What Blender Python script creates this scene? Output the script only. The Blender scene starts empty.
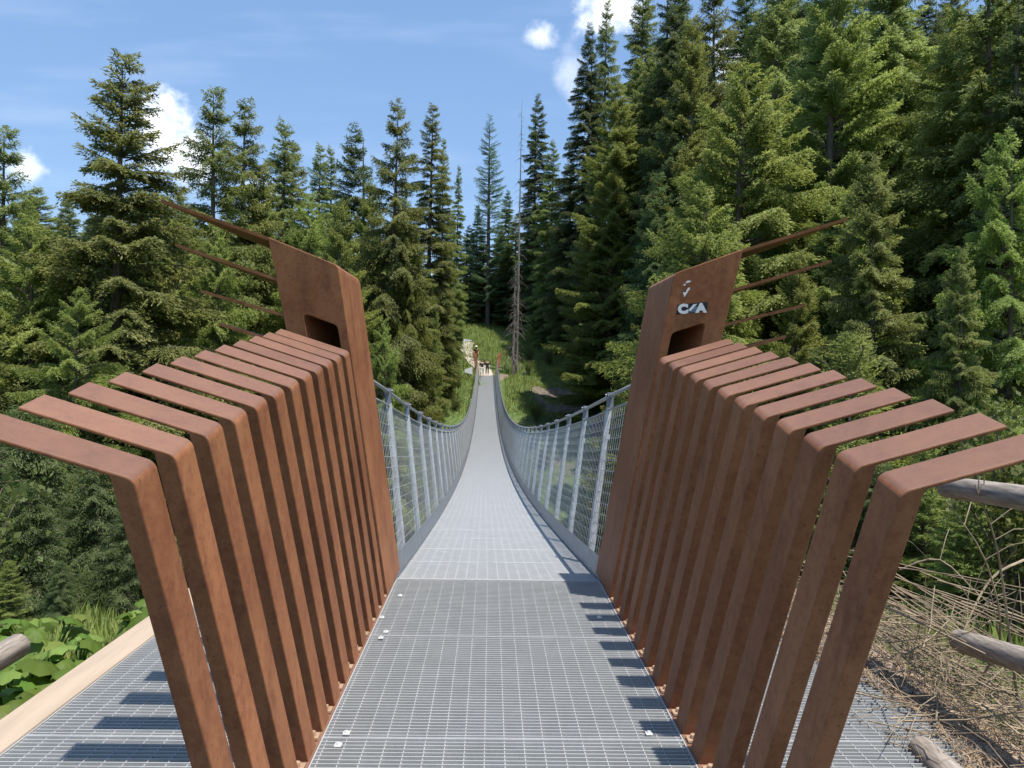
import bpy, bmesh, math, random
import numpy as np
from mathutils import Vector, Matrix

S = bpy.context.scene
COL = S.collection
R = math.radians

# ------------------------------------------------------------------ camera
cam_d = bpy.data.cameras.new('camera')
cam = bpy.data.objects.new('camera', cam_d)
COL.objects.link(cam)
S.camera = cam
FPX = 760.0
cam_d.sensor_width = 36.0
cam_d.lens = FPX / 1024 * 36.0
cam_d.clip_start = 0.05
cam_d.clip_end = 3000
CAM = Vector((-0.090, 0.0, 1.6))
yaw, pitch, roll = math.atan(21 / FPX), math.atan(-7 / FPX), 0.0205
fw = Vector((math.sin(yaw) * math.cos(pitch), math.cos(yaw) * math.cos(pitch), math.sin(pitch)))
rt = fw.cross(Vector((0, 0, 1))).normalized()
up = rt.cross(fw).normalized()
u2 = up * math.cos(roll) - rt * math.sin(roll)
r2 = rt * math.cos(roll) + up * math.sin(roll)
M = Matrix((r2, u2, -fw)).transposed().to_4x4()
M.translation = CAM
cam.matrix_world = M


def at(px, py, Y):
    """World point on the plane y=Y seen at pixel (px, py) (used to work out real positions)."""
    d = fw * FPX + r2 * (px - 512) - u2 * (py - 384)
    return CAM + d * ((Y - CAM.y) / d.y)


# ------------------------------------------------------------------ world, sun
SUN_DIR = Vector((0.25, -0.28, 1.0)).normalized()      # towards the sun
elev = math.asin(SUN_DIR.z)
azim = math.atan2(SUN_DIR.x, SUN_DIR.y)
W = bpy.data.worlds.new('World')
S.world = W
W.use_nodes = True
nt = W.node_tree
nt.nodes.clear()


def N(t, kind, **kw):
    n = t.nodes.new(kind)
    for k, v in kw.items():
        setattr(n, k, v)
    return n


def mth(t, op, a, b=None, c=None, clamp=False):
    n = t.nodes.new('ShaderNodeMath')
    n.operation = op
    n.use_clamp = clamp
    for i, v in enumerate((a, b, c)):
        if v is None:
            continue
        if hasattr(v, 'links'):
            t.links.new(v, n.inputs[i])
        else:
            n.inputs[i].default_value = v
    return n.outputs[0]


def mixc(t, f, a, b, blend='MIX'):
    n = t.nodes.new('ShaderNodeMix')
    n.data_type = 'RGBA'
    n.blend_type = blend
    n.clamp_factor = True
    for i, v in ((0, f), (6, a), (7, b)):
        if hasattr(v, 'links'):
            t.links.new(v, n.inputs[i])
        elif i == 0:
            n.inputs[0].default_value = v
        else:
            n.inputs[i].default_value = (v[0], v[1], v[2], 1)
    return n.outputs[2]


def ramp(t, f, lo, hi):
    n = t.nodes.new('ShaderNodeMapRange')
    n.interpolation_type = 'SMOOTHSTEP'
    t.links.new(f, n.inputs[0])
    n.inputs[1].default_value = lo
    n.inputs[2].default_value = hi
    return n.outputs[0]


sky = N(nt, 'ShaderNodeTexSky', sky_type='NISHITA', sun_disc=False, sun_elevation=elev, sun_rotation=azim)
sky.altitude = 1500
sky.air_density = 1.35
sky.dust_density = 1.3
sky.ozone_density = 1.0
tc = N(nt, 'ShaderNodeTexCoord')
sep = N(nt, 'ShaderNodeSeparateXYZ')
nt.links.new(tc.outputs['Generated'], sep.inputs[0])
yy = mth(nt, 'MAXIMUM', sep.outputs[1], 0.05)
cx = mth(nt, 'DIVIDE', sep.outputs[0], yy)
cz = mth(nt, 'DIVIDE', sep.outputs[2], yy)
comb = N(nt, 'ShaderNodeCombineXYZ')
nt.links.new(cx, comb.inputs[0])
nt.links.new(cz, comb.inputs[1])
no = N(nt, 'ShaderNodeTexNoise')
no.inputs['Scale'].default_value = 22
no.inputs['Detail'].default_value = 7
no.inputs['Roughness'].default_value = 0.6
nt.links.new(comb.outputs[0], no.inputs['Vector'])
nz = mth(nt, 'MULTIPLY', mth(nt, 'SUBTRACT', no.outputs['Fac'], 0.5), 2.6)
mask = None
# the sky's few clouds: direction (x/y, z/y), half sizes, strength
for (a, b, rx, rz, st) in ((-0.44, 0.315, 0.050, 0.055, 1.0), (-0.412, 0.275, 0.06, 0.04, 0.9),
                           (-0.61, 0.255, 0.042, 0.022, 0.75), (-0.30, 0.235, 0.04, 0.03, 0.5),
                           (0.058, 0.447, 0.030, 0.020, 0.6), (0.145, 0.485, 0.055, 0.04, 0.9),
                           (0.095, 0.405, 0.022, 0.05, 0.32), (0.34, 0.40, 0.09, 0.07, 0.8)):
    dx = mth(nt, 'DIVIDE', mth(nt, 'SUBTRACT', cx, a), rx)
    dz = mth(nt, 'DIVIDE', mth(nt, 'SUBTRACT', cz, b), rz)
    d = mth(nt, 'SQRT', mth(nt, 'ADD', mth(nt, 'MULTIPLY', dx, dx), mth(nt, 'MULTIPLY', dz, dz)))
    v = mth(nt, 'ADD', mth(nt, 'SUBTRACT', 1.15, d), nz)
    v = mth(nt, 'MULTIPLY', ramp(nt, v, 0.0, 1.15), st)
    mask = v if mask is None else mth(nt, 'MAXIMUM', mask, v)
# thin high streaks
mp = N(nt, 'ShaderNodeMapping')
mp.inputs['Rotation'].default_value = (0, 0, R(-14))
mp.inputs['Scale'].default_value = (1.6, 9.0, 1)
nt.links.new(comb.outputs[0], mp.inputs[0])
no2 = N(nt, 'ShaderNodeTexNoise')
no2.inputs['Scale'].default_value = 2.2
no2.inputs['Detail'].default_value = 6
nt.links.new(mp.outputs[0], no2.inputs['Vector'])
streak = mth(nt, 'MULTIPLY', ramp(nt, no2.outputs['Fac'], 0.45, 0.85), 0.10)
mask = mth(nt, 'MAXIMUM', mask, streak)
mask = mth(nt, 'MULTIPLY', mask, ramp(nt, sep.outputs[1], 0.05, 0.2))
skc = mixc(nt, 0.36, sky.outputs[0], (1.9, 3.7, 7.2))
skc = mixc(nt, mask, skc, (10.5, 10.7, 11.0))
bg = N(nt, 'ShaderNodeBackground')
bg.inputs['Strength'].default_value = 0.115
nt.links.new(skc, bg.inputs['Color'])
wo = N(nt, 'ShaderNodeOutputWorld')
nt.links.new(bg.outputs[0], wo.inputs['Surface'])

sd = bpy.data.lights.new('sun', 'SUN')
sd.energy = 4.8
sd.angle = R(0.53)
sd.color = (1.0, 0.95, 0.87)
sun = bpy.data.objects.new('sun', sd)
COL.objects.link(sun)
sun.rotation_euler = SUN_DIR.to_track_quat('Z', 'Y').to_euler()
sun.location = (20, -10, 60)

S.view_settings.view_transform = 'Standard'
S.view_settings.look = 'None'
S.view_settings.exposure = 0.45
S.view_settings.gamma = 1.0
S.cycles.max_bounces = 5
S.cycles.diffuse_bounces = 4
S.cycles.glossy_bounces = 2
S.cycles.transmission_bounces = 3
S.cycles.transparent_max_bounces = 4
S.cycles.caustics_reflective = False
S.cycles.caustics_refractive = False
S.cycles.use_denoising = True
S.cycles.denoiser = 'OPENIMAGEDENOISE'
S.cycles.denoising_input_passes = 'RGB_ALBEDO_NORMAL'
S.cycles.denoising_prefilter = 'ACCURATE'
S.render.film_transparent = False


# ------------------------------------------------------------------ materials
def new_mat(name):
    m = bpy.data.materials.new(name)
    m.use_nodes = True
    t = m.node_tree
    b = t.nodes['Principled BSDF']
    return m, t, b


def noise(t, scale, detail=4, rough=0.55, vec=None, coord='Object', stretch=None):
    n = N(t, 'ShaderNodeTexNoise')
    n.inputs['Scale'].default_value = scale
    n.inputs['Detail'].default_value = detail
    n.inputs['Roughness'].default_value = rough
    if vec is None:
        c = N(t, 'ShaderNodeTexCoord')
        vec = c.outputs[coord]
    if stretch:
        m = N(t, 'ShaderNodeMapping')
        m.inputs['Scale'].default_value = stretch
        t.links.new(vec, m.inputs[0])
        vec = m.outputs[0]
    t.links.new(vec, n.inputs['Vector'])
    return n.outputs['Fac']


def bump(t, b, h, strength=0.3, dist=0.01):
    n = N(t, 'ShaderNodeBump')
    n.inputs['Strength'].default_value = strength
    n.inputs['Distance'].default_value = dist
    t.links.new(h, n.inputs['Height'])
    t.links.new(n.outputs[0], b.inputs['Normal'])


def rust_mat(name='weathering_steel', grey_mix=0.0):
    m, t, b = new_mat(name)
    oi = N(t, 'ShaderNodeObjectInfo')
    big = noise(t, 2.6, 6, 0.66, stretch=(1, 1, 0.6))
    streak = noise(t, 7, 6, 0.7, stretch=(1.6, 1.6, 0.35))
    mott = noise(t, 26, 8, 0.8)
    fine = noise(t, 150, 3, 0.8)
    speck = noise(t, 60, 3, 0.7)
    c = mixc(t, ramp(t, big, 0.34, 0.68), (0.228, 0.082, 0.035), (0.345, 0.146, 0.064))
    c = mixc(t, mth(t, 'MULTIPLY', ramp(t, streak, 0.47, 0.70), 0.75), c, (0.165, 0.058, 0.028))
    c = mixc(t, mth(t, 'MULTIPLY', ramp(t, mott, 0.42, 0.66), 0.35), c, (0.37, 0.172, 0.080))
    c = mixc(t, mth(t, 'MULTIPLY', ramp(t, mott, 0.50, 0.36), 0.38), c, (0.15, 0.056, 0.032))
    c = mixc(t, mth(t, 'MULTIPLY', ramp(t, fine, 0.50, 0.78), 0.55), c, (0.13, 0.055, 0.035))
    c = mixc(t, mth(t, 'MULTIPLY', ramp(t, speck, 0.60, 0.70), 0.65), c, (0.085, 0.042, 0.032))
    if grey_mix:
        c = mixc(t, grey_mix, c, (0.185, 0.108, 0.082))
    v = mth(t, 'ADD', mth(t, 'MULTIPLY', oi.outputs['Random'], 0.24), 0.87)
    hs = N(t, 'ShaderNodeHueSaturation')
    t.links.new(v, hs.inputs['Value'])
    t.links.new(c, hs.inputs['Color'])
    t.links.new(hs.outputs[0], b.inputs['Base Color'])
    rr = mth(t, 'ADD', mth(t, 'MULTIPLY', big, 0.3), 0.42)
    t.links.new(rr, b.inputs['Roughness'])
    b.inputs['Specular IOR Level'].default_value = 0.3
    b.inputs['Diffuse Roughness'].default_value = 0.35
    return m


def galv_mat(name, base=(0.50, 0.52, 0.54), rough=0.5, metal=0.35, var=0.25):
    m, t, b = new_mat(name)
    a = noise(t, 6, 5, 0.6)
    f = noise(t, 70, 3, 0.6)
    k = mth(t, 'ADD', mth(t, 'MULTIPLY', a, 0.55), mth(t, 'MULTIPLY', f, 0.45))
    c = mixc(t, ramp(t, k, 0.3, 0.7), [x * (1 - var) for x in base], [min(1, x * (1 + var * 0.5)) for x in base])
    t.links.new(c, b.inputs['Base Color'])
    b.inputs['Metallic'].default_value = metal
    b.inputs['Roughness'].default_value = rough
    return m


def foliage_mat(name, dark, light, tip, trans=0.28, attr='tone'):
    m, t, b = new_mat(name)
    at_ = N(t, 'ShaderNodeAttribute', attribute_name=attr)
    oi = N(t, 'ShaderNodeObjectInfo')
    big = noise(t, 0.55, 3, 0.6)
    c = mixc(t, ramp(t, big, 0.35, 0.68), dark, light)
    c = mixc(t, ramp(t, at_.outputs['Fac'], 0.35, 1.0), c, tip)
    hs = N(t, 'ShaderNodeHueSaturation')
    t.links.new(mth(t, 'ADD', mth(t, 'MULTIPLY', oi.outputs['Random'], 0.035), 0.478), hs.inputs['Hue'])
    t.links.new(mth(t, 'ADD', mth(t, 'MULTIPLY', oi.outputs['Random'], 0.4), 0.8), hs.inputs['Value'])
    t.links.new(c, hs.inputs['Color'])
    t.links.new(hs.outputs[0], b.inputs['Base Color'])
    b.inputs['Roughness'].default_value = 0.55
    b.inputs['Specular IOR Level'].default_value = 0.3
    tr = N(t, 'ShaderNodeBsdfTranslucent')
    t.links.new(hs.outputs[0], tr.inputs['Color'])
    mx = N(t, 'ShaderNodeMixShader')
    mx.inputs[0].default_value = trans
    t.links.new(b.outputs[0], mx.inputs[1])
    t.links.new(tr.outputs[0], mx.inputs[2])
    t.links.new(mx.outputs[0], t.nodes['Material Output'].inputs[0])
    return m


def plain(name, col, rough=0.6, metal=0.0, var=0.25, scale=8, stretch=None):
    m, t, b = new_mat(name)
    f = noise(t, scale, 5, 0.62, stretch=stretch)
    c = mixc(t, ramp(t, f, 0.3, 0.7), [x * (1 - var) for x in col], [min(1, x * (1 + var)) for x in col])
    t.links.new(c, b.inputs['Base Color'])
    b.inputs['Roughness'].default_value = rough
    b.inputs['Metallic'].default_value = metal
    return m


def ground_mat():
    m, t, b = new_mat('forest_ground')
    ge = N(t, 'ShaderNodeNewGeometry')
    sp = N(t, 'ShaderNodeSeparateXYZ')
    t.links.new(ge.outputs['Normal'], sp.inputs[0])
    n1 = noise(t, 0.25, 6, 0.6)
    n2 = noise(t, 3.0, 6, 0.65)
    n3 = noise(t, 22, 4, 0.7)
    soil = mixc(t, ramp(t, n2, 0.35, 0.7), (0.10, 0.075, 0.048), (0.23, 0.19, 0.14))
    soil = mixc(t, mth(t, 'MULTIPLY', ramp(t, n3, 0.55, 0.75), 0.5), soil, (0.33, 0.29, 0.24))
    grass = mixc(t, ramp(t, n2, 0.3, 0.7), (0.05, 0.085, 0.02), (0.13, 0.19, 0.045))
    sl = mth(t, 'ADD', sp.outputs[2], mth(t, 'MULTIPLY', mth(t, 'SUBTRACT', n1, 0.5), 0.5))
    c = mixc(t, ramp(t, sl, 0.72, 0.86), soil, grass)
    ps = N(t, 'ShaderNodeSeparateXYZ')
    t.links.new(ge.outputs['Position'], ps.inputs[0])
    ex = mth(t, 'DIVIDE', mth(t, 'SUBTRACT', ps.outputs[0], 7.0), 3.3)
    ey = mth(t, 'DIVIDE', mth(t, 'SUBTRACT', ps.outputs[1], 74.0), 6.0)
    rr = mth(t, 'ADD', mth(t, 'ADD', mth(t, 'MULTIPLY', ex, ex), mth(t, 'MULTIPLY', ey, ey)), mth(t, 'MULTIPLY', mth(t, 'SUBTRACT', n2, 0.5), 1.2))
    c = mixc(t, ramp(t, rr, 1.15, 0.85), c, soil)
    t.links.new(c, b.inputs['Base Color'])
    b.inputs['Roughness'].default_value = 0.95
    bump(t, b, mth(t, 'ADD', n2, mth(t, 'MULTIPLY', n3, 0.5)), 0.8, 0.12)
    return m


RUST = rust_mat()
RUSTARM = rust_mat('greyer_weathering_steel', 0.62)  # greyer, duller rust colour for the rib arms and base rails
GALV = galv_mat('galvanised_steel')
CLAMP = galv_mat('dark_clamp_steel', (0.22, 0.24, 0.28), 0.5, 0.2)
RAIL = galv_mat('strand_cable', (0.36, 0.37, 0.385), 0.5, 0.3)
TOE = galv_mat('dull_galvanised_plate', (0.30, 0.33, 0.37), 0.45, 0.6)
POSTM = galv_mat('bright_galvanised_post', (0.62, 0.64, 0.66), 0.5, 0.2)
DECKB = galv_mat('bridge_grating', (0.54, 0.548, 0.55), 0.55, 0.1, 0.10)
DECKM = galv_mat('galvanised_grating', (0.455, 0.46, 0.455), 0.55, 0.15, 0.12)
WIRE = galv_mat('steel_wire', (0.55, 0.56, 0.57), 0.42, 0.55)
KERB = plain('pale_timber', (0.42, 0.33, 0.245), 0.8, 0, 0.10, 3, (4, 0.4, 4))
CLIP = plain('tan_plated_steel', (0.47, 0.32, 0.21), 0.45, 0.2, 0.15, 30)
ZINC = plain('bright_zinc', (0.78, 0.78, 0.76), 0.35, 0.3, 0.1, 30)
BARK = plain('spruce_bark', (0.13, 0.10, 0.080), 0.95, 0, 0.4, 9, (3, 3, 0.6))
GREYWOOD = plain('dead_grey_wood', (0.19, 0.165, 0.145), 0.9, 0, 0.35, 7, (4, 4, 0.5))
TWIG = plain('dry_twigs', (0.29, 0.225, 0.15), 0.9, 0, 0.4, 5)
DRYNEEDLE = plain('dry_litter', (0.27, 0.19, 0.12), 0.95, 0, 0.45, 12)
LOG = plain('weathered_log', (0.30, 0.255, 0.215), 0.85, 0, 0.40, 14, (5, 0.5, 5))
LOGEND = plain('cut_log_end', (0.20, 0.15, 0.115), 0.9, 0, 0.35, 40)
BLACKRUB = plain('black_rubber', (0.02, 0.02, 0.02), 0.8, 0, 0.2)
WHITE = plain('white_print', (0.78, 0.79, 0.82), 0.5, 0, 0.06, 30)
INK = plain('blue_black_print', (0.012, 0.014, 0.035), 0.4, 0, 0.3, 20)
BLUEINK = plain('grey_blue_print', (0.14, 0.20, 0.30), 0.4, 0, 0.5, 60)
NEEDLE_A = foliage_mat('spruce_needles', (0.176, 0.218, 0.063), (0.281, 0.326, 0.091), (0.435, 0.476, 0.150), 0.50)
NEEDLE_B = foliage_mat('dark_spruce_needles', (0.095, 0.137, 0.049), (0.156, 0.211, 0.067), (0.256, 0.312, 0.103), 0.50)
NEEDLE_C = foliage_mat('bright_spruce_needles', (0.198, 0.256, 0.058), (0.310, 0.372, 0.086), (0.461, 0.514, 0.140), 0.50)
NEEDLE_D = foliage_mat('larch_needles', (0.084, 0.138, 0.054), (0.132, 0.198, 0.074), (0.180, 0.252, 0.096), 0.4)
LEAF = foliage_mat('shrub_leaves', (0.085, 0.125, 0.028), (0.15, 0.19, 0.045), (0.23, 0.26, 0.075), 0.4)
BUTTER = foliage_mat('butterbur_leaves', (0.10, 0.19, 0.03), (0.20, 0.31, 0.05), (0.28, 0.37, 0.09), 0.45)
GRASSM = foliage_mat('grass_blades', (0.16, 0.22, 0.045), (0.26, 0.32, 0.075), (0.38, 0.38, 0.13), 0.4)
GROUND = ground_mat()
PATHM = plain('gravel_path', (0.42, 0.37, 0.30), 0.95, 0, 0.2, 20)
SKIN = plain('skin', (0.50, 0.30, 0.21), 0.55, 0, 0.06)
MAROON = plain('maroon_cloth', (0.13, 0.025, 0.03), 0.9, 0, 0.2)
NAVY = plain('dark_cloth', (0.03, 0.032, 0.045), 0.9, 0, 0.2)
WCLOTH = plain('white_cloth', (0.76, 0.74, 0.70), 0.9, 0, 0.05)
STRAW = plain('pale_hat', (0.72, 0.66, 0.52), 0.9, 0, 0.1)
HAIR = plain('brown_hair', (0.04, 0.025, 0.018), 0.7, 0, 0.3)
PINK = plain('pale_pink_panel', (0.66, 0.47, 0.42), 0.6, 0, 0.08)
TIMBER = plain('tan_timber', (0.40, 0.28, 0.18), 0.85, 0, 0.25, 10)
GREENPAINT = plain('grey_green_paint', (0.30, 0.36, 0.31), 0.5, 0.2, 0.1)


# ------------------------------------------------------------------ helpers
def link(o, parent=None):
    COL.objects.link(o)
    if parent is not None:
        o.parent = parent
    return o


def mesh_obj(name, verts, faces, mat, parent=None, smooth=False, attr=None):
    me = bpy.data.meshes.new(name)
    if isinstance(verts, np.ndarray) and isinstance(faces, np.ndarray):
        k = faces.shape[1]
        me.vertices.add(len(verts))
        me.vertices.foreach_set('co', np.ascontiguousarray(verts, dtype=np.float32).ravel())
        me.loops.add(faces.size)
        me.loops.foreach_set('vertex_index', np.ascontiguousarray(faces, dtype=np.int32).ravel())
        me.polygons.add(len(faces))
        me.polygons.foreach_set('loop_start', np.arange(0, faces.size, k, dtype=np.int32))
        me.polygons.foreach_set('loop_total', np.full(len(faces), k, dtype=np.int32))
    else:
        me.from_pydata([tuple(v) for v in verts], [], [tuple(f) for f in faces])
    me.update(calc_edges=True)
    if attr is not None:
        a = me.attributes.new('tone', 'FLOAT', 'FACE')
        a.data.foreach_set('value', np.ascontiguousarray(attr, dtype=np.float32))
    if smooth:
        me.polygons.foreach_set('use_smooth', [True] * len(me.polygons))
    me.materials.append(mat)
    return link(bpy.data.objects.new(name, me), parent)


def bm_obj(name, bm, mat, parent=None, smooth=False, bevel=0.0, seg=2):
    bmesh.ops.recalc_face_normals(bm, faces=bm.faces)
    me = bpy.data.meshes.new(name)
    bm.to_mesh(me)
    bm.free()
    mats = mat if isinstance(mat, (list, tuple)) else [mat]
    for m in mats:
        me.materials.append(m)
    if smooth:
        me.polygons.foreach_set('use_smooth', [True] * len(me.polygons))
    o = link(bpy.data.objects.new(name, me), parent)
    if bevel:
        b = o.modifiers.new('bevel', 'BEVEL')
        b.width = bevel
        b.segments = seg
        b.limit_method = 'ANGLE'
        b.angle_limit = R(35)
    return o


def empty(name, loc=(0, 0, 0)):
    o = bpy.data.objects.new(name, None)
    o.empty_display_size = 0.2
    o.location = loc
    return link(o)


def tag(o, label=None, cat=None, group=None, kind=None):
    if label:
        o['label'] = label
    if cat:
        o['category'] = cat
    if group:
        o['group'] = group
    if kind:
        o['kind'] = kind
    return o


class MB:
    """Collects boxes and tubes for ONE mesh."""
    def __init__(self):
        self.v, self.f = [], []

    def add(self, v, f):
        n = len(self.v)
        self.v += [tuple(p) for p in v]
        self.f += [tuple(i + n for i in q) for q in f]

    def box(self, a, b):
        x0, y0, z0 = a
        x1, y1, z1 = b
        self.add([(x0, y0, z0), (x1, y0, z0), (x1, y1, z0), (x0, y1, z0), (x0, y0, z1), (x1, y0, z1), (x1, y1, z1), (x0, y1, z1)],
                 [(0, 3, 2, 1), (4, 5, 6, 7), (0, 1, 5, 4), (1, 2, 6, 5), (2, 3, 7, 6), (3, 0, 4, 7)])

    def prism(self, quad_a, quad_b):
        self.add(list(quad_a) + list(quad_b),
                 [(3, 2, 1, 0), (4, 5, 6, 7), (0, 1, 5, 4), (1, 2, 6, 5), (2, 3, 7, 6), (3, 0, 4, 7)])

    def tube(self, pts, rad, n=6, cap=True):
        pts = [Vector(p) for p in pts]
        rs = rad if hasattr(rad, '__len__') else [rad] * len(pts)
        rings = []
        base = len(self.v)
        ref = Vector((0.13, 0.31, 0.94))
        for i, p in enumerate(pts):
            d = (pts[min(i + 1, len(pts) - 1)] - pts[max(i - 1, 0)])
            if d.length < 1e-9:
                d = Vector((0, 0, 1))
            d.normalize()
            r_ = ref if abs(d.dot(ref)) < 0.95 else Vector((1, 0, 0))
            a = d.cross(r_).normalized()
            b = d.cross(a)
            for k in range(n):
                t = 2 * math.pi * k / n
                self.v.append(tuple(p + (a * math.cos(t) + b * math.sin(t)) * rs[i]))
            rings.append(base + i * n)
        for i in range(len(pts) - 1):
            for k in range(n):
                k2 = (k + 1) % n
                self.f.append((rings[i] + k, rings[i] + k2, rings[i + 1] + k2, rings[i + 1] + k))
        if cap:
            self.f.append(tuple(rings[0] + k for k in range(n - 1, -1, -1)))
            self.f.append(tuple(rings[-1] + k for k in range(n)))

    def build(self, name, mat, parent=None, smooth=False):
        return mesh_obj(name, self.v, self.f, mat, parent, smooth)


def smooth(a, b, x):
    t = min(1.0, max(0.0, (x - a) / (b - a)))
    return t * t * (3 - 2 * t)


def vnoise(x, y):
    return (math.sin(x * 0.31 + 1.3) * math.cos(y * 0.27 - 0.4) + 0.5 * math.sin(x * 0.83 + y * 0.61 + 2) +
            0.3 * math.sin(x * 1.9 - y * 1.4) + 0.15 * math.sin(x * 4.1 + y * 3.3))


def ground(x, y):
    front = smooth(5.4, 24, y)
    side = smooth(2.9, 12, -x) * smooth(-14, 5, y)
    V = 11 + 0.06 * min(max(-x, 0), 40)
    z = -0.5 - V * max(front, 0.6 * side)
    far = 1.35 + 0.27 * min(max(y - 81, 0), 70)
    g = smooth(46, 79.3, y)
    z = z * (1 - g) + far * g
    z += 0.30 * max(0, x - 9) * smooth(4, 26, y)
    z -= 1.6 * math.exp(-((x - 7.5) / 3.2) ** 2) * math.exp(-((y - 76) / 5) ** 2)
    calm = 1 - math.exp(-((x / 3.2) ** 2)) * (1 - smooth(5.5, 9, y) * (1 - smooth(76, 80, y)))
    z += 0.28 * vnoise(x, y) * (0.15 + 0.85 * calm) * smooth(2.2, 5, math.hypot(x, min(0, y - 6)) if y < 6 else 9)
    return z


# ------------------------------------------------------------------ terrain
def build_ground():
    xs = np.concatenate([np.arange(-1500, -100, 140), np.arange(-100, -30, 3.5), np.arange(-30, 40, 0.8),
                         np.arange(40, 110, 3.5), np.arange(110, 1600, 140)])
    ys = np.concatenate([np.arange(-1500, -30, 140), np.arange(-30, 0, 2), np.arange(0, 30, 0.7), np.arange(30, 110, 1.1),
                         np.arange(110, 170, 5), np.arange(170, 1700, 140)])
    v = [(x, y, ground(x, y)) for y in ys for x in xs]
    nx = len(xs)
    f = [(j * nx + i, j * nx + i + 1, (j + 1) * nx + i + 1, (j + 1) * nx + i) for j in range(len(ys) - 1) for i in range(nx - 1)]
    tag(mesh_obj('ground', v, f, GROUND, smooth=True), kind='structure')


build_ground()

# ------------------------------------------------------------------ bridge geometry constants
Y0, Y1 = 5.97, 80.0
HALF = 0.80


def deck_z(y):
    if y <= Y0:
        return 0.0
    t = (y - Y0) / (Y1 - Y0)
    return 1.7 * t - 4 * 2.5 * t * (1 - t)


def rail_z(y):
    t = min(1, max(0, (y - Y0) / (Y1 - Y0)))
    return deck_z(y) + 1.56 - 0.14 * 4 * t * (1 - t)


# entrance platform: one grating floor (bearing bars across, cross rods along)
def platform(name, ya, yb, xa, xb, panel, zf, pitch=0.0315, lpitch=0.086):
    m = MB()
    y = ya
    while y < yb:
        z = zf(y)
        m.box((xa, y, z - 0.032), (xb, y + 0.0045, z - 0.0005))
        y += pitch
    return m


root = empty('grating_platform')
tag(root, kind='structure')
m = platform('bars', -4.0, Y0 - 0.02, -2.07, 2.07, 1.33, lambda y: 0.0)
m.build('bearing_bars', DECKM, root)
m = MB()
nx = int(4.14 / 0.086)
for i in range(nx + 1):
    x = -2.07 + 4.14 * i / nx
    if abs(abs(x) - 0.87) < 0.06:
        continue
    m.box((x - 0.0020, -4.0, -0.0265), (x + 0.0020, Y0 - 0.02, -0.0065))
m.build('cross_rods', DECKM, root)
m = MB()
for k in range(-4, 8):                                          # banding where panels meet
    y = 3.34 + 1.32 * (k - 4)
    if -3.9 < y < Y0 - 0.2:
        m.box((-2.07, y - 0.007, -0.033), (2.07, y - 0.002, 0.003))
        m.box((-2.07, y + 0.002, -0.033), (2.07, y + 0.007, 0.003))
for s in (-1, 1):
    m.box((s * 0.795 - 0.003, -4, -0.034), (s * 0.795 + 0.003, Y0 - 0.02, 0.004))
    m.box((s * 2.073 - 0.003, -4, -0.034), (s * 2.073 + 0.003, Y0 - 0.02, 0.004))
m.build('panel_banding', DECKM, root)
m = MB()
for y in (-2.6, -0.7, 1.2, 3.34, 4.66, 5.9):
    m.box((-2.2, y - 0.05, -0.30), (2.2, y + 0.05, -0.045))
m.build('support_beam', GALV, root)
for s in (-1, 1):
    m = MB()
    a, b = sorted((s * 2.08, s * 2.27))
    m.box((a, -4.0, -0.22), (b, 6.35, 0.012))
    o = m.build('timber_kerb', KERB, root)
    bv = o.modifiers.new('bevel', 'BEVEL'); bv.width = 0.008; bv.segments = 2

# small clamps on the grating
CL = 'zinc clamps holding down the grating'
spots = [(-0.715, 3.27, 'lower clamp of the pair at the near panel joint, left of the walkway'),
         (-0.70, 3.38, 'upper clamp of the pair at the near panel joint, left of the walkway'),
         (-0.725, 4.61, 'lower clamp of the pair at the middle panel joint, left of the walkway'),
         (-0.71, 4.72, 'upper clamp of the pair at the middle panel joint, left of the walkway'),
         (-0.775, 5.0, 'tiny zinc clamp against the left row of rusty ribs near the tower'),
         (-0.715, 5.5, 'zinc clamp on the grating beside the left tower foot'),
         (0.655, 3.40, 'single bright clamp on the grating in the shadow teeth of the right ribs'),
         (0.665, 5.05, 'small clamp on the grating between two far shadow teeth on the right')]
for (x, y, lab) in spots:
    m = MB()
    m.box((x - 0.015, y - 0.018, 0.002), (x + 0.015, y + 0.018, 0.006))
    m.tube([(x, y, 0.006), (x, y, 0.014)], 0.008, 6)
    tag(m.build('grating_clamp', ZINC), lab, 'clamp', CL)

# ------------------------------------------------------------------ rusty ribs
NR = 12
RY = [2.33 + 0.2645 * k for k in range(NR)]
LY = 0.266
LT = 0.225
CT, ST = math.cos(math.atan(LY)), math.sin(math.atan(LY))
ORD = ['nearest', 'second', 'third', 'fourth', 'fifth', 'sixth', 'seventh', 'eighth', 'ninth', 'tenth', 'eleventh', 'twelfth']


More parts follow.
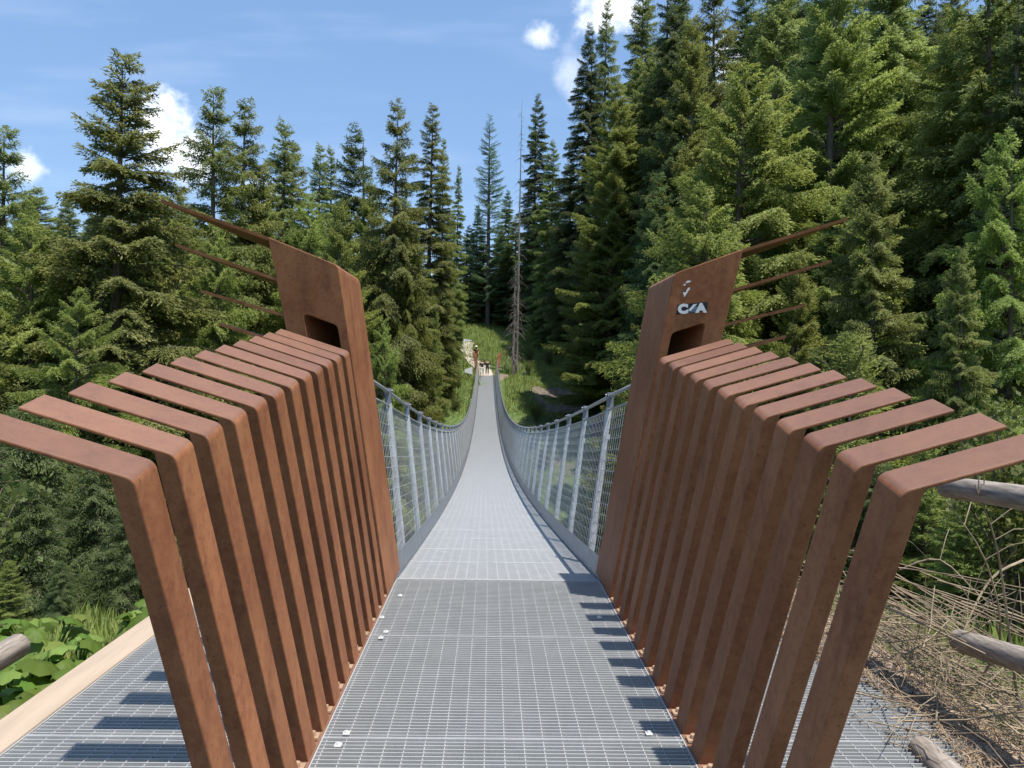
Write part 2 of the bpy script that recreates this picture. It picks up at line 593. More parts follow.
def rib(k, s):
    y = RY[k]
    t = k / (NR - 1)
    # profile in the rib's own plane, which leans LY towards the visitor
    F = Vector((0.806, 0.0))
    bz = (1.317 + 0.0358 * k) / CT
    B = Vector((1.004, bz))
    T = Vector((1.434, bz + 0.134 / CT))
    if k == 0:
        T = B + (T - B) * 1.06
    d1 = (B - F).normalized()
    d2 = (T - B).normalized()
    rad = 0.038
    ang = d1.angle(d2)
    cut = rad * math.tan(ang / 2)
    P1 = B - d1 * cut
    P2 = B + d2 * cut
    nrm = Vector((d1.y, -d1.x))                 # towards outside
    C = P1 + nrm * rad
    prof = [F]
    a0 = math.atan2((P1 - C).y, (P1 - C).x)
    a1 = math.atan2((P2 - C).y, (P2 - C).x)
    while a1 > a0:
        a1 -= 2 * math.pi
    for i in range(7):
        a = a0 + (a1 - a0) * i / 6
        prof.append(C + Vector((math.cos(a), math.sin(a))) * rad)
    prof.append(T)
    n2 = Vector((d2.y, -d2.x))
    prof.append(T + n2 * 0.012)
    # underside of the arm meets the back of the leg
    th = 0.060
    # line back: F + nrm*th + d1*u ; line under: T + n2*.012 - d2*v
    p, q = F + nrm * th, T + n2 * 0.013
    den = d1.x * (-d2.y) - d1.y * (-d2.x)
    w = q - p
    u = (w.x * (-d2.y) - w.y * (-d2.x)) / den
    X = p + d1 * u
    prof.append(X)
    fb = F + nrm * th
    fb = fb - d1 * (fb.y / d1.y)
    prof.append(fb)
    bm = bmesh.new()
    wv = 0.132

    def pt(p_, u):
        w = p_.y
        if w < 0.02:                                    # the foot is cut level with the floor
            w = (0.006 - u * ST) / CT
        return (s * p_.x, y + u * CT - w * ST, u * ST + w * CT)
    a = [bm.verts.new(pt(p_, 0.0)) for p_ in prof]
    b = [bm.verts.new(pt(p_, wv)) for p_ in prof]
    n = len(prof)
    bm.faces.new(a)
    bm.faces.new(b[::-1])
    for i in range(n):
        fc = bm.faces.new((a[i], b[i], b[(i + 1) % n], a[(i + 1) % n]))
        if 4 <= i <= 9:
            fc.material_index = 1                       # the arm, in the greyer, duller rust tone
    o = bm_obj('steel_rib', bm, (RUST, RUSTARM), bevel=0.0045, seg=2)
    side = 'left' if s < 0 else 'right'
    if k == NR - 1:
        lab = 'tallest of the rusty bent ribs %s of the walkway, touching the tower' % side
    elif k == 0:
        lab = 'nearest of the rusty bent ribs %s of the walkway, its arm cut by the frame' % side
    else:
        lab = 'rusty bent steel rib, %s from the near end of the row %s of the walkway' % (ORD[k], side)
    tag(o, lab, 'rib', 'rusty steel ribs flanking the entrance')
    # foot cleat with bolt
    m = MB()
    x0, x1 = sorted((s * 0.808, s * 0.860))
    m.box((x0, y + wv + 0.04, 0.010), (x1, y + wv + 0.095, 0.020))
    m.tube([(s * 0.838, y + wv + 0.068, 0.022), (s * 0.838, y + wv + 0.068, 0.036)], 0.015, 6)
    c = m.build('foot_cleat', CLIP, o)
    return o


for s in (-1, 1):
    for k in range(NR):
        rib(k, s)
    m = MB()
    x0, x1 = sorted((s * 0.800, s * 0.94))
    m.box((x0, 1.9, -0.06), (x1, 5.49, 0.0055))
    lo = m.build('base_rail', RUSTARM)
    tag(lo, 'flat rusty base rail under the %s row of ribs' % ('left' if s < 0 else 'right'), 'rail', 'base rails under the ribs')


# ------------------------------------------------------------------ towers
def tower(s, ya, yb, zb, lab, fins=True, fx=0.0):
    """ya: face with the fins' straight edge, yb: the other face."""
    t = empty('bridge_tower', (s * 1.0, (ya + yb) / 2, zb))
    tag(t, lab, 'tower', 'rusty steel bridge towers')
    L = Vector((s * 1.0, (ya + yb) / 2, zb))

    def loc(x, y, z):
        return (s * x - L.x, y - (1 if yb > ya else -1) * LT * z - L.y, z)
    outer = [(0.805, 0.0), (1.096, 2.262), (1.102, 2.289), (1.117, 2.310), (1.545, 2.470), (1.165, 0.0)]
    hole = [(1.085, 1.70), (1.110, 1.885), (1.118, 1.910), (1.136, 1.924), (1.306, 1.982), (1.326, 1.982), (1.334, 1.962), (1.298, 1.70)]
    bm = bmesh.new()

    def ring(pts, y, dx):
        return [bm.verts.new(loc(p[0] - dx * min(1, p[1] / 2.3), y, p[1])) for p in pts]
    for (y, dx) in ((ya, 0.0), (yb, 0.015)):
        o = ring(outer, y, dx)
        h = ring(hole if y == ya else [(1.07 + (p[0] - 1.07) * 0.34, p[1]) for p in hole], y, dx)
        ed = [bm.edges.new((o[i], o[(i + 1) % len(o)])) for i in range(len(o))]
        ed += [bm.edges.new((h[i], h[(i + 1) % len(h)])) for i in range(len(h))]
        bmesh.ops.triangle_fill(bm, edges=ed, use_beauty=True)
        if y == ya:
            o0, h0 = o, h
    for a, b in ((o0, o), (h0, h)):
        n = len(a)
        for i in range(n):
            bm.faces.new((a[i], a[(i + 1) % n], b[(i + 1) % n], b[i]))
    body = bm_obj('body', bm, RUST, t, bevel=0.007, seg=2)
    t.location.x += fx
    if fins:
        for (rx, rz, tx, tz, wd) in ((1.546, 2.468, 2.21, 2.685, 1.0), (1.510, 2.215, 2.14, 2.417, 1.05),
                                     (1.467, 1.985, 2.0, 2.13, 0.8), (1.435, 1.78, 1.89, 1.92, 0.5)):
            sg = 1 if yb > ya else -1
            bm = bmesh.new()
            pl = [(rx - 0.01, ya + sg * 0.004, rz), (tx, ya + sg * 0.004, tz), (tx, ya + sg * 0.04, tz),
                  (rx + (tx - rx) * 0.55, ya + sg * wd * 0.60, rz + (tz - rz) * 0.55), (rx - 0.01, ya + sg * wd, rz)]
            a = [bm.verts.new(loc(*p)) for p in pl]
            b = [bm.verts.new(loc(p[0], p[1], p[2] - 0.020)) for p in pl]
            bm.faces.new(a)
            bm.faces.new(b[::-1])
            for i in range(5):
                bm.faces.new((a[i], b[i], b[(i + 1) % 5], a[(i + 1) % 5]))
            bm_obj('fin', bm, RUST, t)
    return t


tower(-1, 5.50, 6.24, 0.0, 'tall rusty steel tower at the near end, left of the deck, bare front')
tower(1, 5.50, 6.24, 0.0, 'tall rusty steel tower at the near end, right of the deck, carrying a sticker')
# sticker and scraps on the right tower's front
def text_part(ch, x, z, size, y, mat, parent, rot):
    c = bpy.data.curves.new('letter', 'FONT')
    c.body = ch
    c.size = size
    c.extrude = 0.0006
    c.offset = 0.0075
    c.align_x = 'CENTER'
    tmp = bpy.data.objects.new('letter_curve', c)
    c.materials.append(mat)
    COL.objects.link(tmp)
    dg = bpy.context.evaluated_depsgraph_get()
    me = bpy.data.meshes.new_from_object(tmp.evaluated_get(dg))
    bpy.data.objects.remove(tmp)
    o = link(bpy.data.objects.new('letter', me), parent)
    o.location = (x, y, z)
    o.rotation_euler = (R(90), rot, 0)
    return o


STK_Y = 5.5 - LT * 2.085
st = empty('sticker', (1.238, STK_Y - 0.003, 2.085))
st.rotation_euler = (math.atan(LT), 0, 0)
st.scale = (0.90, 1, 0.80)
tag(st, 'dark blue and white sticker with big letters on the right tower front', 'sticker')
m = MB()
tl = 0.03
m.prism([(-0.112, 0, -0.042 - tl * .6), (0.112, 0, -0.034 + tl * .4), (0.112, 0, 0.040 + tl * .4), (-0.112, 0, 0.040 - tl * .6)],
        [(-0.112, 0.0015, -0.042 - tl * .6), (0.112, 0.0015, -0.034 + tl * .4), (0.112, 0.0015, 0.040 + tl * .4), (-0.112, 0.0015, 0.040 - tl * .6)])
m.build('backing', INK, st)
m = MB()
m.prism([(-0.034, -0.0015, -0.040), (0.042, -0.0015, -0.033), (0.036, -0.0015, 0.012), (-0.022, -0.0015, -0.008)],
        [(-0.034, -0.0005, -0.040), (0.042, -0.0005, -0.033), (0.036, -0.0005, 0.012), (-0.022, -0.0005, -0.008)])
m.build('emblem', BLUEINK, st)
m = MB()
m.prism([(-0.030, -0.0030, -0.022), (-0.010, -0.0030, -0.026), (0.034, -0.0030, 0.034), (0.006, -0.0030, 0.028)],
        [(-0.030, -0.0020, -0.022), (-0.010, -0.0020, -0.026), (0.034, -0.0020, 0.034), (0.006, -0.0020, 0.028)])
m.build('stripe', WHITE, st)
text_part('C', -0.066, -0.044, 0.100, -0.002, WHITE, st, R(-4))
text_part('A', 0.068, -0.032, 0.098, -0.002, WHITE, st, R(-4))
m = MB()


def flake(pts, y=-0.0035):
    n = len(m.v)
    m.v += [(p[0], y, p[1]) for p in pts] + [(p[0], y + 0.002, p[1]) for p in pts]
    k = len(pts)
    m.f.append(tuple(range(n, n + k)))
    m.f.append(tuple(range(n + 2 * k - 1, n + k - 1, -1)))
    for i in range(k):
        m.f.append((n + i, n + (i + 1) % k, n + k + (i + 1) % k, n + k + i))


def fl(pts):
    flake([((x - 1.335) * 0.75, (z - 2.235) * 0.8) for x, z in pts])


fl([(1.305, 2.20), (1.322, 2.165), (1.338, 2.185), (1.352, 2.215), (1.366, 2.228), (1.360, 2.245), (1.340, 2.230), (1.330, 2.202)])
fl([(1.303, 2.262), (1.318, 2.255), (1.326, 2.268), (1.312, 2.272)])
fl([(1.322, 2.277), (1.352, 2.284), (1.372, 2.296), (1.346, 2.300), (1.328, 2.290)])
scr = m.build('sticker_scrap', WHITE)
scr.location = (1.19, 5.5 - LT * 2.21, 2.21)
scr.rotation_euler = (math.atan(LT), 0, 0)
tag(scr, 'scraped white remains of a peeled sticker above the lettered sticker', 'sticker remains')


# ------------------------------------------------------------------ suspension bridge
br = empty('suspension_bridge', (0, Y0, 0))
br.rotation_euler = (0, 0, 0.0072)
FX = -0.55
tag(br, 'long narrow sagging suspension footbridge with wire mesh sides across the ravine', 'bridge')
br_inv = Vector((0, -Y0, 0))


def bpart(m, name, mat, smooth_=False):
    v = np.array(m.v, dtype=np.float64)
    v[:, 1] -= Y0
    return mesh_obj(name, [tuple(p) for p in v], m.f, mat, br, smooth_)


m = MB()
y = Y0
while y < Y1:
    z = deck_z(y)
    m.box((-0.795, y, z - 0.031), (0.795, y + 0.005, z))
    y += 0.029
ys_ = [Y0 + (Y1 - Y0) * i / 110 for i in range(111)]
for i in range(19):
    x = -0.774 + 1.548 * i / 18
    for a, b in zip(ys_[:-1], ys_[1:]):
        za, zb = deck_z(a) - 0.003, deck_z(b) - 0.003
        m.prism([(x - .003, a, za - .02), (x + .003, a, za - .02), (x + .003, a, za), (x - .003, a, za)],
                [(x - .003, b, zb - .02), (x + .003, b, zb - .02), (x + .003, b, zb), (x - .003, b, zb)])
y = Y0 + 0.01
while y < Y1:                                                   # a joint every metre
    z = deck_z(y)
    m.box((-0.797, y - 0.004, z - 0.033), (0.797, y + 0.004, z + 0.003))
    y += 1.0
bpart(m, 'deck_grating', DECKB)
y = 7.0
while y < Y1:
    z = deck_z(y)
    m = MB()
    m.box((-0.86, y - 0.04, z - 0.14), (0.86, y + 0.04, z - 0.036))
    bpart(m, 'cross_beam', GALV)
    y += 1.7
LEAN = 0.125
for s in (-1, 1):
    m = MB()
    for a, b in zip(ys_[:-1], ys_[1:]):
        za, zb = deck_z(a), deck_z(b)
        xi, xo = 0.799, 0.803
        dt = 0.028
        m.prism([(s * xi, a, za - .06), (s * xo, a, za - .06), (s * (xo + dt), a, za + .17), (s * (xi + dt), a, za + .17)],
                [(s * xi, b, zb - .06), (s * xo, b, zb - .06), (s * (xo + dt), b, zb + .17), (s * (xi + dt), b, zb + .17)])
    bpart(m, 'toe_board', TOE)
    # carrying cables along the floor edge
    m = MB()
    for zz in (0.0, 0.07, 0.14):
        m.tube([(s * (0.845 + zz * 0.12), yy_, deck_z(yy_) + zz - 0.02) for yy_ in ys_], 0.012, 6)
    bpart(m, 'floor_cable', WIRE, True)
    m = MB()
    yr = [5.85] + ys_[1:-1] + [80.5]
    m.tube([(s * 1.022, yy_, rail_z(yy_)) for yy_ in yr], 0.017, 8)
    bpart(m, 'handrail_cable', RAIL, True)
    m = MB()
    m.tube([(s * 1.010, yy_, rail_z(yy_) - 0.13) for yy_ in yr], 0.009, 6)
    bpart(m, 'handrail_cable', RAIL, True)
    # mesh
    m = MB()
    for i in range(13):
        zz = 0.20 + 0.095 * i
        m.tube([(s * (0.845 + LEAN * zz), yy_, deck_z(yy_) + zz) for yy_ in ys_], 0.0034, 3, False)
    y = Y0 + 0.05
    k = 0
    while y < Y1 - 0.1:
        z = deck_z(y)
        m.tube([(s * 0.851, y, z + 0.12), (s * (0.845 + LEAN * 1.42), y, z + 1.42)], 0.0031, 3, False)
        y += 0.105
    bpart(m, 'mesh_net', WIRE)
    y = 7.0
    while y < Y1 - 0.4:
        z = deck_z(y)
        zr = rail_z(y) - 1.56
        m = MB()
        # two flat bars, spacer plates, cable clamp on top
        for (dx, dy) in ((0.0, -0.030), (0.0, 0.030)):
            xb, xt = 0.815, 0.994
            w = 0.032
            m.prism([(s * (xb), y + dy - .006, z - .10), (s * (xb + 2 * w), y + dy - .006, z - .10), (s * (xb + 2 * w), y + dy + .006, z - .10), (s * xb, y + dy + .006, z - .10)],
                    [(s * (xt), y + dy - .006, zr + 1.46), (s * (xt + 1.3 * w), y + dy - .006, zr + 1.46), (s * (xt + 1.3 * w), y + dy + .006, zr + 1.46), (s * xt, y + dy + .006, zr + 1.46)])
        for zz in (0.3, 0.75, 1.15):
            x = 0.83 + LEAN * zz
            m.box((min(s * x, s * (x + .05)), y - 0.024, z + zz), (max(s * x, s * (x + .05)), y + 0.024, z + zz + 0.05))
        p = m
        post = bpart(m, 'post', POSTM)
        c = MB()
        c.box((s * 1.022 - 0.026, y - 0.04, zr + 1.46), (s * 1.022 + 0.026, y + 0.04, zr + 1.595))
        c.tube([(s * 1.022 - 0.045, y, zr + 1.57), (s * 1.022 + 0.045, y, zr + 1.57)], 0.012, 6)
        co = bpart(c, 'cable_clamp', CLAMP)
        co.parent = post
        y += 1.7


# ------------------------------------------------------------------ conifers
def conifer(name, seed, H=20.0, RAD=3.2, gap=0.43, nb=8, start=0.05, power=0.85, top_up=0.55, low_down=0.10, curl=-0.42,
            tuft=0.118, tw=0.034, step=0.036, hang=0.35, tipb=0.5, mat=None, missing=0.06, jitter=0.18, side=0.5, wood=BARK):
    rng = np.random.default_rng(seed)
    root_ = empty(name)
    tb = MB()
    bend = rng.normal(0, 0.15, 2)
    tb.tube([(bend[0] * math.sin(t * 2), bend[1] * math.sin(t * 2.4), H * t - 0.5) for t in np.linspace(0, 1, 9)],
            [H * 0.0125 * (1 - t) ** 0.8 + 0.012 for t in np.linspace(0, 1, 9)], 7)
    P, D, Wd, Tn, Ln = [], [], [], [], []
    kp = 1.7 + (0.85 - power) * 5
    h = H * start
    while h < H - 0.15:
        t = h / H
        prof = (1 - math.exp(-kp * (1 - t))) / (1 - math.exp(-kp)) * (1.0 if t > 0.16 else 0.75 + 1.56 * t)
        n = max(3, int(round(nb * (0.6 + 0.4 * (1 - t)) + rng.normal(0, 0.7))))
        a0 = rng.uniform(0, 6.28)
        for i in range(n):
            if rng.random() < missing:
                continue
            az = a0 + 6.283 * i / n + rng.normal(0, 0.25)
            L = RAD * prof * float(np.clip(rng.normal(0.92, jitter), 0.45, 1.25)) + 0.16
            sl = low_down + (top_up - low_down) * t ** 1.3 + rng.normal(0, 0.07)
            hb = h + rng.uniform(-0.5, 0.5) * gap
            ca, sa = math.cos(az), math.sin(az)

            def sp(s):
                return np.stack([ca * L * s, sa * L * s, hb + L * (sl * s + curl * s * s * (1 if t < .85 else .4) + 0.10 * s ** 4)], -1)
            if L > 0.5:
                ss = np.linspace(0, 0.96, 4)
                pts = sp(ss)
                tb.tube([tuple(p) for p in pts], [0.010 + 0.012 * L * (1 - q) for q in ss], 3, False)
            ns = max(3, int(L / (step * 1.25)))
            s_ = np.clip(np.linspace(0.10 if L < 1.2 else 0.2, 1.0, ns) + rng.normal(0, 0.01, ns), 0.02, 0.999)
            base = sp(s_)
            tang = sp(s_ + 0.02) - base
            tang /= np.linalg.norm(tang, axis=1)[:, None]
            lat = np.array([-sa, ca, 0.0])
            for sd_ in (-1, 1):
                ls = (side * L * (1 - s_) ** 0.8 * (0.35 + 0.65 * np.minimum(1, s_ * 2.2)) + 0.13) * rng.uniform(0.6, 1.15, ns)
                ls = np.minimum(ls, 1.1)
                dirs = tang * 0.75 + sd_ * lat * rng.uniform(0.6, 1.05, ns)[:, None]
                dirs[:, 2] -= hang * rng.uniform(0.2, 1.1, ns)
                dirs /= np.linalg.norm(dirs, axis=1)[:, None]
                for j in range(ns):
                    k = max(1, int(ls[j] / step))
                    u = (np.arange(k) + rng.uniform(0, 0.6, k)) / k
                    pp = base[j] + dirs[j] * (u * ls[j])[:, None]
                    pp[:, 2] -= hang * 0.35 * ls[j] * u * u
                    P.append(pp)
                    D.append(np.repeat(dirs[j][None], k, 0))
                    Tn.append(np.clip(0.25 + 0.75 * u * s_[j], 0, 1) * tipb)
            # spine tufts
            k = max(2, int(L / step))
            u = np.linspace(0.15, 1.02, k)
            pp = sp(u)
            P.append(pp)
            tg = sp(u + 0.02) - pp
            D.append(tg / np.linalg.norm(tg, axis=1)[:, None])
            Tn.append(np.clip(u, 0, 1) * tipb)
        h += gap * rng.uniform(0.75, 1.25) * (0.5 + 0.5 * (1 - t))
    # leader
    k = 14
    P.append(np.stack([np.zeros(k), np.zeros(k), np.linspace(H - 1.2, H - 0.35, k)], -1))
    D.append(np.repeat(np.array([[0, 0, 1.0]]), k, 0))
    Tn.append(np.full(k, 0.5 * tipb))
    P = np.concatenate(P)
    D = np.concatenate(D)
    Tn = np.concatenate(Tn)
    n = len(P)
    D = D + rng.normal(0, 0.36, (n, 3))
    D /= np.linalg.norm(D, axis=1)[:, None]
    rnd = rng.normal(0, 0.62, (n, 3)) + np.array([0, 0, 1.0])
    sidev = np.cross(D, rnd)
    sidev /= np.linalg.norm(sidev, axis=1)[:, None] + 1e-9
    ln = tuft * rng.uniform(0.65, 1.35, n)[:, None]
    wd = tw * rng.uniform(0.7, 1.3, n)[:, None]
    P = P + rng.normal(0, 0.025, (n, 3))
    V = np.empty((n, 4, 3))
    V[:, 0] = P - D * ln * 0.3
    V[:, 1] = P + D * ln * 0.25 + sidev * wd * 0.5
    V[:, 2] = P + D * ln * 0.75
    V[:, 3] = P + D * ln * 0.25 - sidev * wd * 0.5
    out = P * np.array([1, 1, 0.0])
    out /= np.linalg.norm(out, axis=1)[:, None] + 1e-6
    out = out + np.array([0, 0, 0.6])
    gn = np.cross(V[:, 1] - V[:, 0], V[:, 3] - V[:, 0])
    gn /= np.linalg.norm(gn, axis=1)[:, None] + 1e-9
    flip = (gn * out).sum(1) < 0
    tmp = V[flip, 1].copy()
    V[flip, 1] = V[flip, 3]
    V[flip, 3] = tmp
    gn[flip] *= -1
    nn_ = gn * 0.55 + out / np.linalg.norm(out, axis=1)[:, None] * 0.8
    nn_ /= np.linalg.norm(nn_, axis=1)[:, None]
    F = np.arange(n * 4).reshape(n, 4)
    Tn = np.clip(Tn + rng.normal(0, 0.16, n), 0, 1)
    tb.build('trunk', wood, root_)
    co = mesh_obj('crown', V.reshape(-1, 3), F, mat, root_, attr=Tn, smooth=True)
    co.data.normals_split_custom_set_from_vertices(np.repeat(nn_, 4, axis=0).tolist())
    root_['_h'] = H
    return root_, n


def copy_tree(src):
    c = src.copy()
    COL.objects.link(c)
    for ch in src.children:
        d = ch.copy()
        COL.objects.link(d)
        d.parent = c
    return c


PROTO = {}
USED = set()


def proto(key, kw):
    PROTO[key] = kw


proto('broad', dict(name='spruce_tree', seed=1, RAD=3.7, power=0.93, nb=8, mat=NEEDLE_A, hang=0.55, missing=0.05, jitter=0.24, tipb=0.65))
proto('narrow', dict(name='spruce_tree', seed=2, RAD=2.6, nb=7, mat=NEEDLE_A, hang=0.5, gap=0.48, missing=0.06, jitter=0.24))
proto('dark', dict(name='spruce_tree', seed=3, RAD=3.2, nb=7, mat=NEEDLE_B, hang=0.45, missing=0.10, tipb=0.4, jitter=0.22))
proto('open', dict(name='spruce_tree', seed=4, RAD=2.9, nb=7, gap=0.46, mat=NEEDLE_A, hang=0.75, missing=0.16, jitter=0.28, start=0.12))
proto('bright', dict(name='spruce_tree', seed=5, RAD=3.9, nb=7, gap=0.46, mat=NEEDLE_C, hang=0.35, low_down=0.15, top_up=0.65, curl=-0.25, missing=0.06, tipb=0.75, start=0.02))
proto('bushy', dict(name='spruce_tree', seed=6, RAD=4.4, nb=7, gap=0.55, mat=NEEDLE_C, hang=0.6, missing=0.10, power=0.6, jitter=0.26, tipb=0.8, start=0.03))
proto('larch', dict(name='larch_tree', seed=7, RAD=2.1, nb=6, gap=0.44, mat=NEEDLE_D, hang=0.35, curl=-0.1, missing=0.15, tuft=0.14, tw=0.03, step=0.06, power=0.7, start=0.10))
proto('youngdark', dict(name='young_spruce', seed=9, H=8.0, RAD=2.3, nb=8, gap=0.27, mat=NEEDLE_B, hang=0.75, low_down=0.1, top_up=0.6, curl=-0.5, tuft=0.11, tw=0.03, step=0.045, start=0.02, tipb=0.6, jitter=0.26))
proto('young', dict(name='young_spruce', seed=8, H=8.0, RAD=2.0, nb=7, gap=0.26, mat=NEEDLE_C, hang=0.3, low_down=0.15, top_up=0.8, curl=-0.3, tuft=0.11, tw=0.03, step=0.05, start=0.02, tipb=0.7))
PSRC = {}


def get(key):
    if key not in PSRC:
        kw = dict(PROTO[key])
        PSRC[key], n = conifer(**kw)
        PSRC[key]['_k'] = key
        return PSRC[key]
    return copy_tree(PSRC[key])


TR = random.Random(77)


def tree(px, py, Y, key, label, wid=1.0, group=None, hmax=36.0, cat='tree', rz=None):
    top = at(px, py, Y)
    gz = ground(top.x, Y)
    H = min(top.z - gz, hmax)
    o = get(key)
    k = H / PROTO[key].get('H', 20.0)
    kx = min(k, 1.45) * wid
    o.location = (top.x, Y, top.z - H)
    o.scale = (kx, kx, k)
    o.rotation_euler = (TR.gauss(0, 0.012), TR.gauss(0, 0.012), TR.uniform(0, 6.28) if rz is None else rz)
    tag(o, label, cat, group)
    return o


FG = 'conifers of the surrounding forest'
trees = [
    # left half
    (8, 122, 30, 'open', 'slim spruce whose top pokes into the sky at the far left edge', 1.0),
    (122, 48, 23, 'broad', 'big broad spruce, tallest on the left, in front of the white cloud', 1.05),
    (224, 80, 33, 'open', 'left of the twin thin-topped spruces beside the white cloud', 0.9),
    (243, 92, 35, 'open', 'right of the twin thin-topped spruces above the left tower fin', 0.9),
    (272, 120, 44, 'narrow', 'narrow spruce just right of the twin thin tops', 1.0),
    (297, 140, 58, 'narrow', 'pointed spruce behind the left tower top, left of a row of small tops', 1.0),
    (317, 142, 66, 'narrow', 'small thin spruce top in the gap right of the left tower fin', 0.9),
    (332, 147, 68, 'narrow', 'smallest thin spruce top on the left skyline', 0.85),
    (354, 123, 47, 'dark', 'dark spruce rising just above the left tower', 0.9),
    (391, 96, 38, 'open', 'brown-tipped spruce, tallest between the left tower and the bridge', 0.8),
    (431, 104, 70, 'narrow', 'tall slim spruce right of the brown-tipped one', 0.9),
    (446, 136, 77, 'narrow', 'lower companion leaning beside the tall slim spruce', 0.6),
    (457, 165, 90, 'narrow', 'short spruce between the slim spruce and the larch', 0.55),
    (492, 115, 109, 'larch', 'feathery pale green larch above the far bridge end', 1.0),
    (478, 205, 111, 'narrow', 'shaded spruce behind the foot of the larch', 1.0),
    (505, 190, 116, 'dark', 'dark spruce just left of the dead snag', 0.9),
    (30, 215, 22, 'bushy', 'yellow-green bushy spruce at the left edge below the slim one', 0.9),
    (75, 290, 15, 'bushy', 'sunlit bushy spruce in front of the big broad spruce', 0.8),
    (168, 190, 28, 'bright', 'fresh green spruce in the left fin tips', 0.8),
    (205, 225, 26, 'bushy', 'yellow-green spruce behind the left tower fins', 0.7),
    (262, 165, 36, 'bright', 'light green spruce crown behind the upper left fin', 0.8),
    (310, 195, 34, 'bushy', 'dense light spruce directly behind the left tower top', 0.7),
    (345, 205, 30, 'bright', 'fresh green spruce touching the right edge of the left tower', 0.7),
    (372, 180, 42, 'bright', 'light spruce in front of the brown-tipped spruce trunk', 0.7),
    (408, 215, 38, 'bushy', 'sunlit bushy spruce over the left handrail', 0.4),
    (410, 250, 56, 'bright', 'small light spruce left of the grassy far bank', 0.45),
    (437, 310, 66, 'young', 'little round spruce beside the far path', 0.28),
    (392, 320, 26, 'bushy', 'low bushy spruce right beside the left mesh side', 0.55),
    (-40, 150, 20, 'narrow', 'half-cropped spruce at the far left border', 1.0),
    # right half
    (540, 93, 102, 'dark', 'slender dark spruce just right of the dead snag', 0.8),
    (552, 140, 96, 'narrow', 'medium green spruce below the slender dark one', 0.9),
    (571, 150, 92, 'narrow', 'green spruce at the foot of the dark tall pair', 0.9),
    (581, 22, 86, 'dark', 'very dark tall spruce against the small cloud', 0.85),
    (608, -4, 90, 'open', 'thin spruce top crossing the upper cloud', 0.8),
    (614, 84, 66, 'bright', 'bright pyramid spruce, widest on the right of the bridge', 0.95),
    (645, -12, 84, 'larch', 'pale green tree reaching the top border right of the cloud', 1.3),
    (641, 60, 74, 'narrow', 'pale spruce behind the bright pyramid spruce', 1.1),
    (672, 95, 46, 'dark', 'dark shaded spruce just right of the bright pyramid spruce', 0.8),
    (690, 20, 46, 'bright', 'tall sunlit spruce above the right tower', 0.85),
    (683, -40, 58, 'dark', 'dark spruce cut by the top border above the right tower', 0.9),
    (722, -30, 50, 'open', 'loose brownish spruce at the top border right of the tower', 1.0),
    (745, 60, 28, 'bushy', 'wide yellow-green spruce behind the right tower fins', 0.95),
    (772, -60, 40, 'open', 'loose tall spruce left of the darkest gap on the right', 1.1),
    (700, 190, 30, 'bushy', 'lower yellow-green spruce left of the right fins', 0.7),
    (818, -50, 34, 'dark', 'darkest spruce column right of the fin tips', 0.8),
    (845, -70, 30, 'bright', 'steep green spruce right of the darkest column', 0.8),
    (905, -90, 34, 'broad', 'huge shaggy spruce filling the upper right', 1.0),
    (880, 150, 19, 'broad', 'mid green spruce with a bare trunk above the right arms', 0.8),
    (950, 10, 27, 'bushy', 'olive bushy spruce near the right border', 0.8),
    (1000, -60, 25, 'open', 'loose drooping spruce at the right border', 1.15),
    (1010, 130, 17, 'bushy', 'sunny spruce cut by the right border', 0.7),
    (960, 245, 13, 'broad', 'low spruce over the arms of the nearest right ribs', 0.7),
    (800, 250, 22, 'bright', 'green young spruce behind the right tower fin tips', 0.7),
    (1060, -30, 22, 'dark', 'dark cropped spruce beyond the right border', 1.0),
    (860, 330, 13, 'young', 'small fresh spruce behind the middle right rib arms', 0.9),
    (930, 430, 8.5, 'young', 'young spruce beside the right log fence', 0.8),
    (1000, 400, 9.5, 'young', 'young spruce above the top log rail', 0.9),
    (20, 400, 12.5, 'youngdark', 'young spruce left of the nearest left rib arm', 1.0),
    (95, 450, 11, 'youngdark', 'shaded young spruce under the left rib arms', 0.9),
    (30, 480, 8.5, 'youngdark', 'young spruce whose top is just above the lush broad leaves at the left', 1.1),
    (-30, 430, 9.5, 'youngdark', 'dark young spruce half cut by the left border, under the nearest rib arm', 1.2),
    (125, 510, 8.5, 'youngdark', 'young spruce right behind the nearest left rib leg', 1.1),
    (80, 470, 14, 'youngdark', 'larger young spruce between the nearest ribs and the big broad spruce', 1.3),
    (970, 470, 7.5, 'young', 'young spruce between the two log rails on the right', 1.0),
    (880, 460, 9.0, 'youngdark', 'young spruce seen under the nearest right rib arm', 1.1),
    (1020, 430, 7.8, 'young', 'young spruce at the right border above the top log rail', 1.0),
    (700, 420, 14, 'youngdark', 'young spruce glimpsed between the right ribs', 1.2),
    (60, 560, 6.6, 'youngdark', 'small dark young spruce just behind the broad-leaf patch', 1.0),
    (10, 560, 7.0, 'young', 'small young spruce above the left log end', 1.1),
    (110, 590, 7.4, 'youngdark', 'small young spruce between the broad leaves and the left kerb end', 0.9),
    (660, 330, 20, 'young', 'young spruce at the right tower foot', 1.0),
]
for (px, py, Y, key, lab, wid) in trees:
    tree(px, py, Y, key, lab, wid, FG)

# the forest that closes the view
rf = random.Random(5)
LB = 'spruce in the dense forest behind, among many alike'
n_f = 0


def filler(px, py, Y, key, wid=1.0):
    global n_f
    tree(px, py, Y, key, LAB, wid, GRP)
    n_f += 1


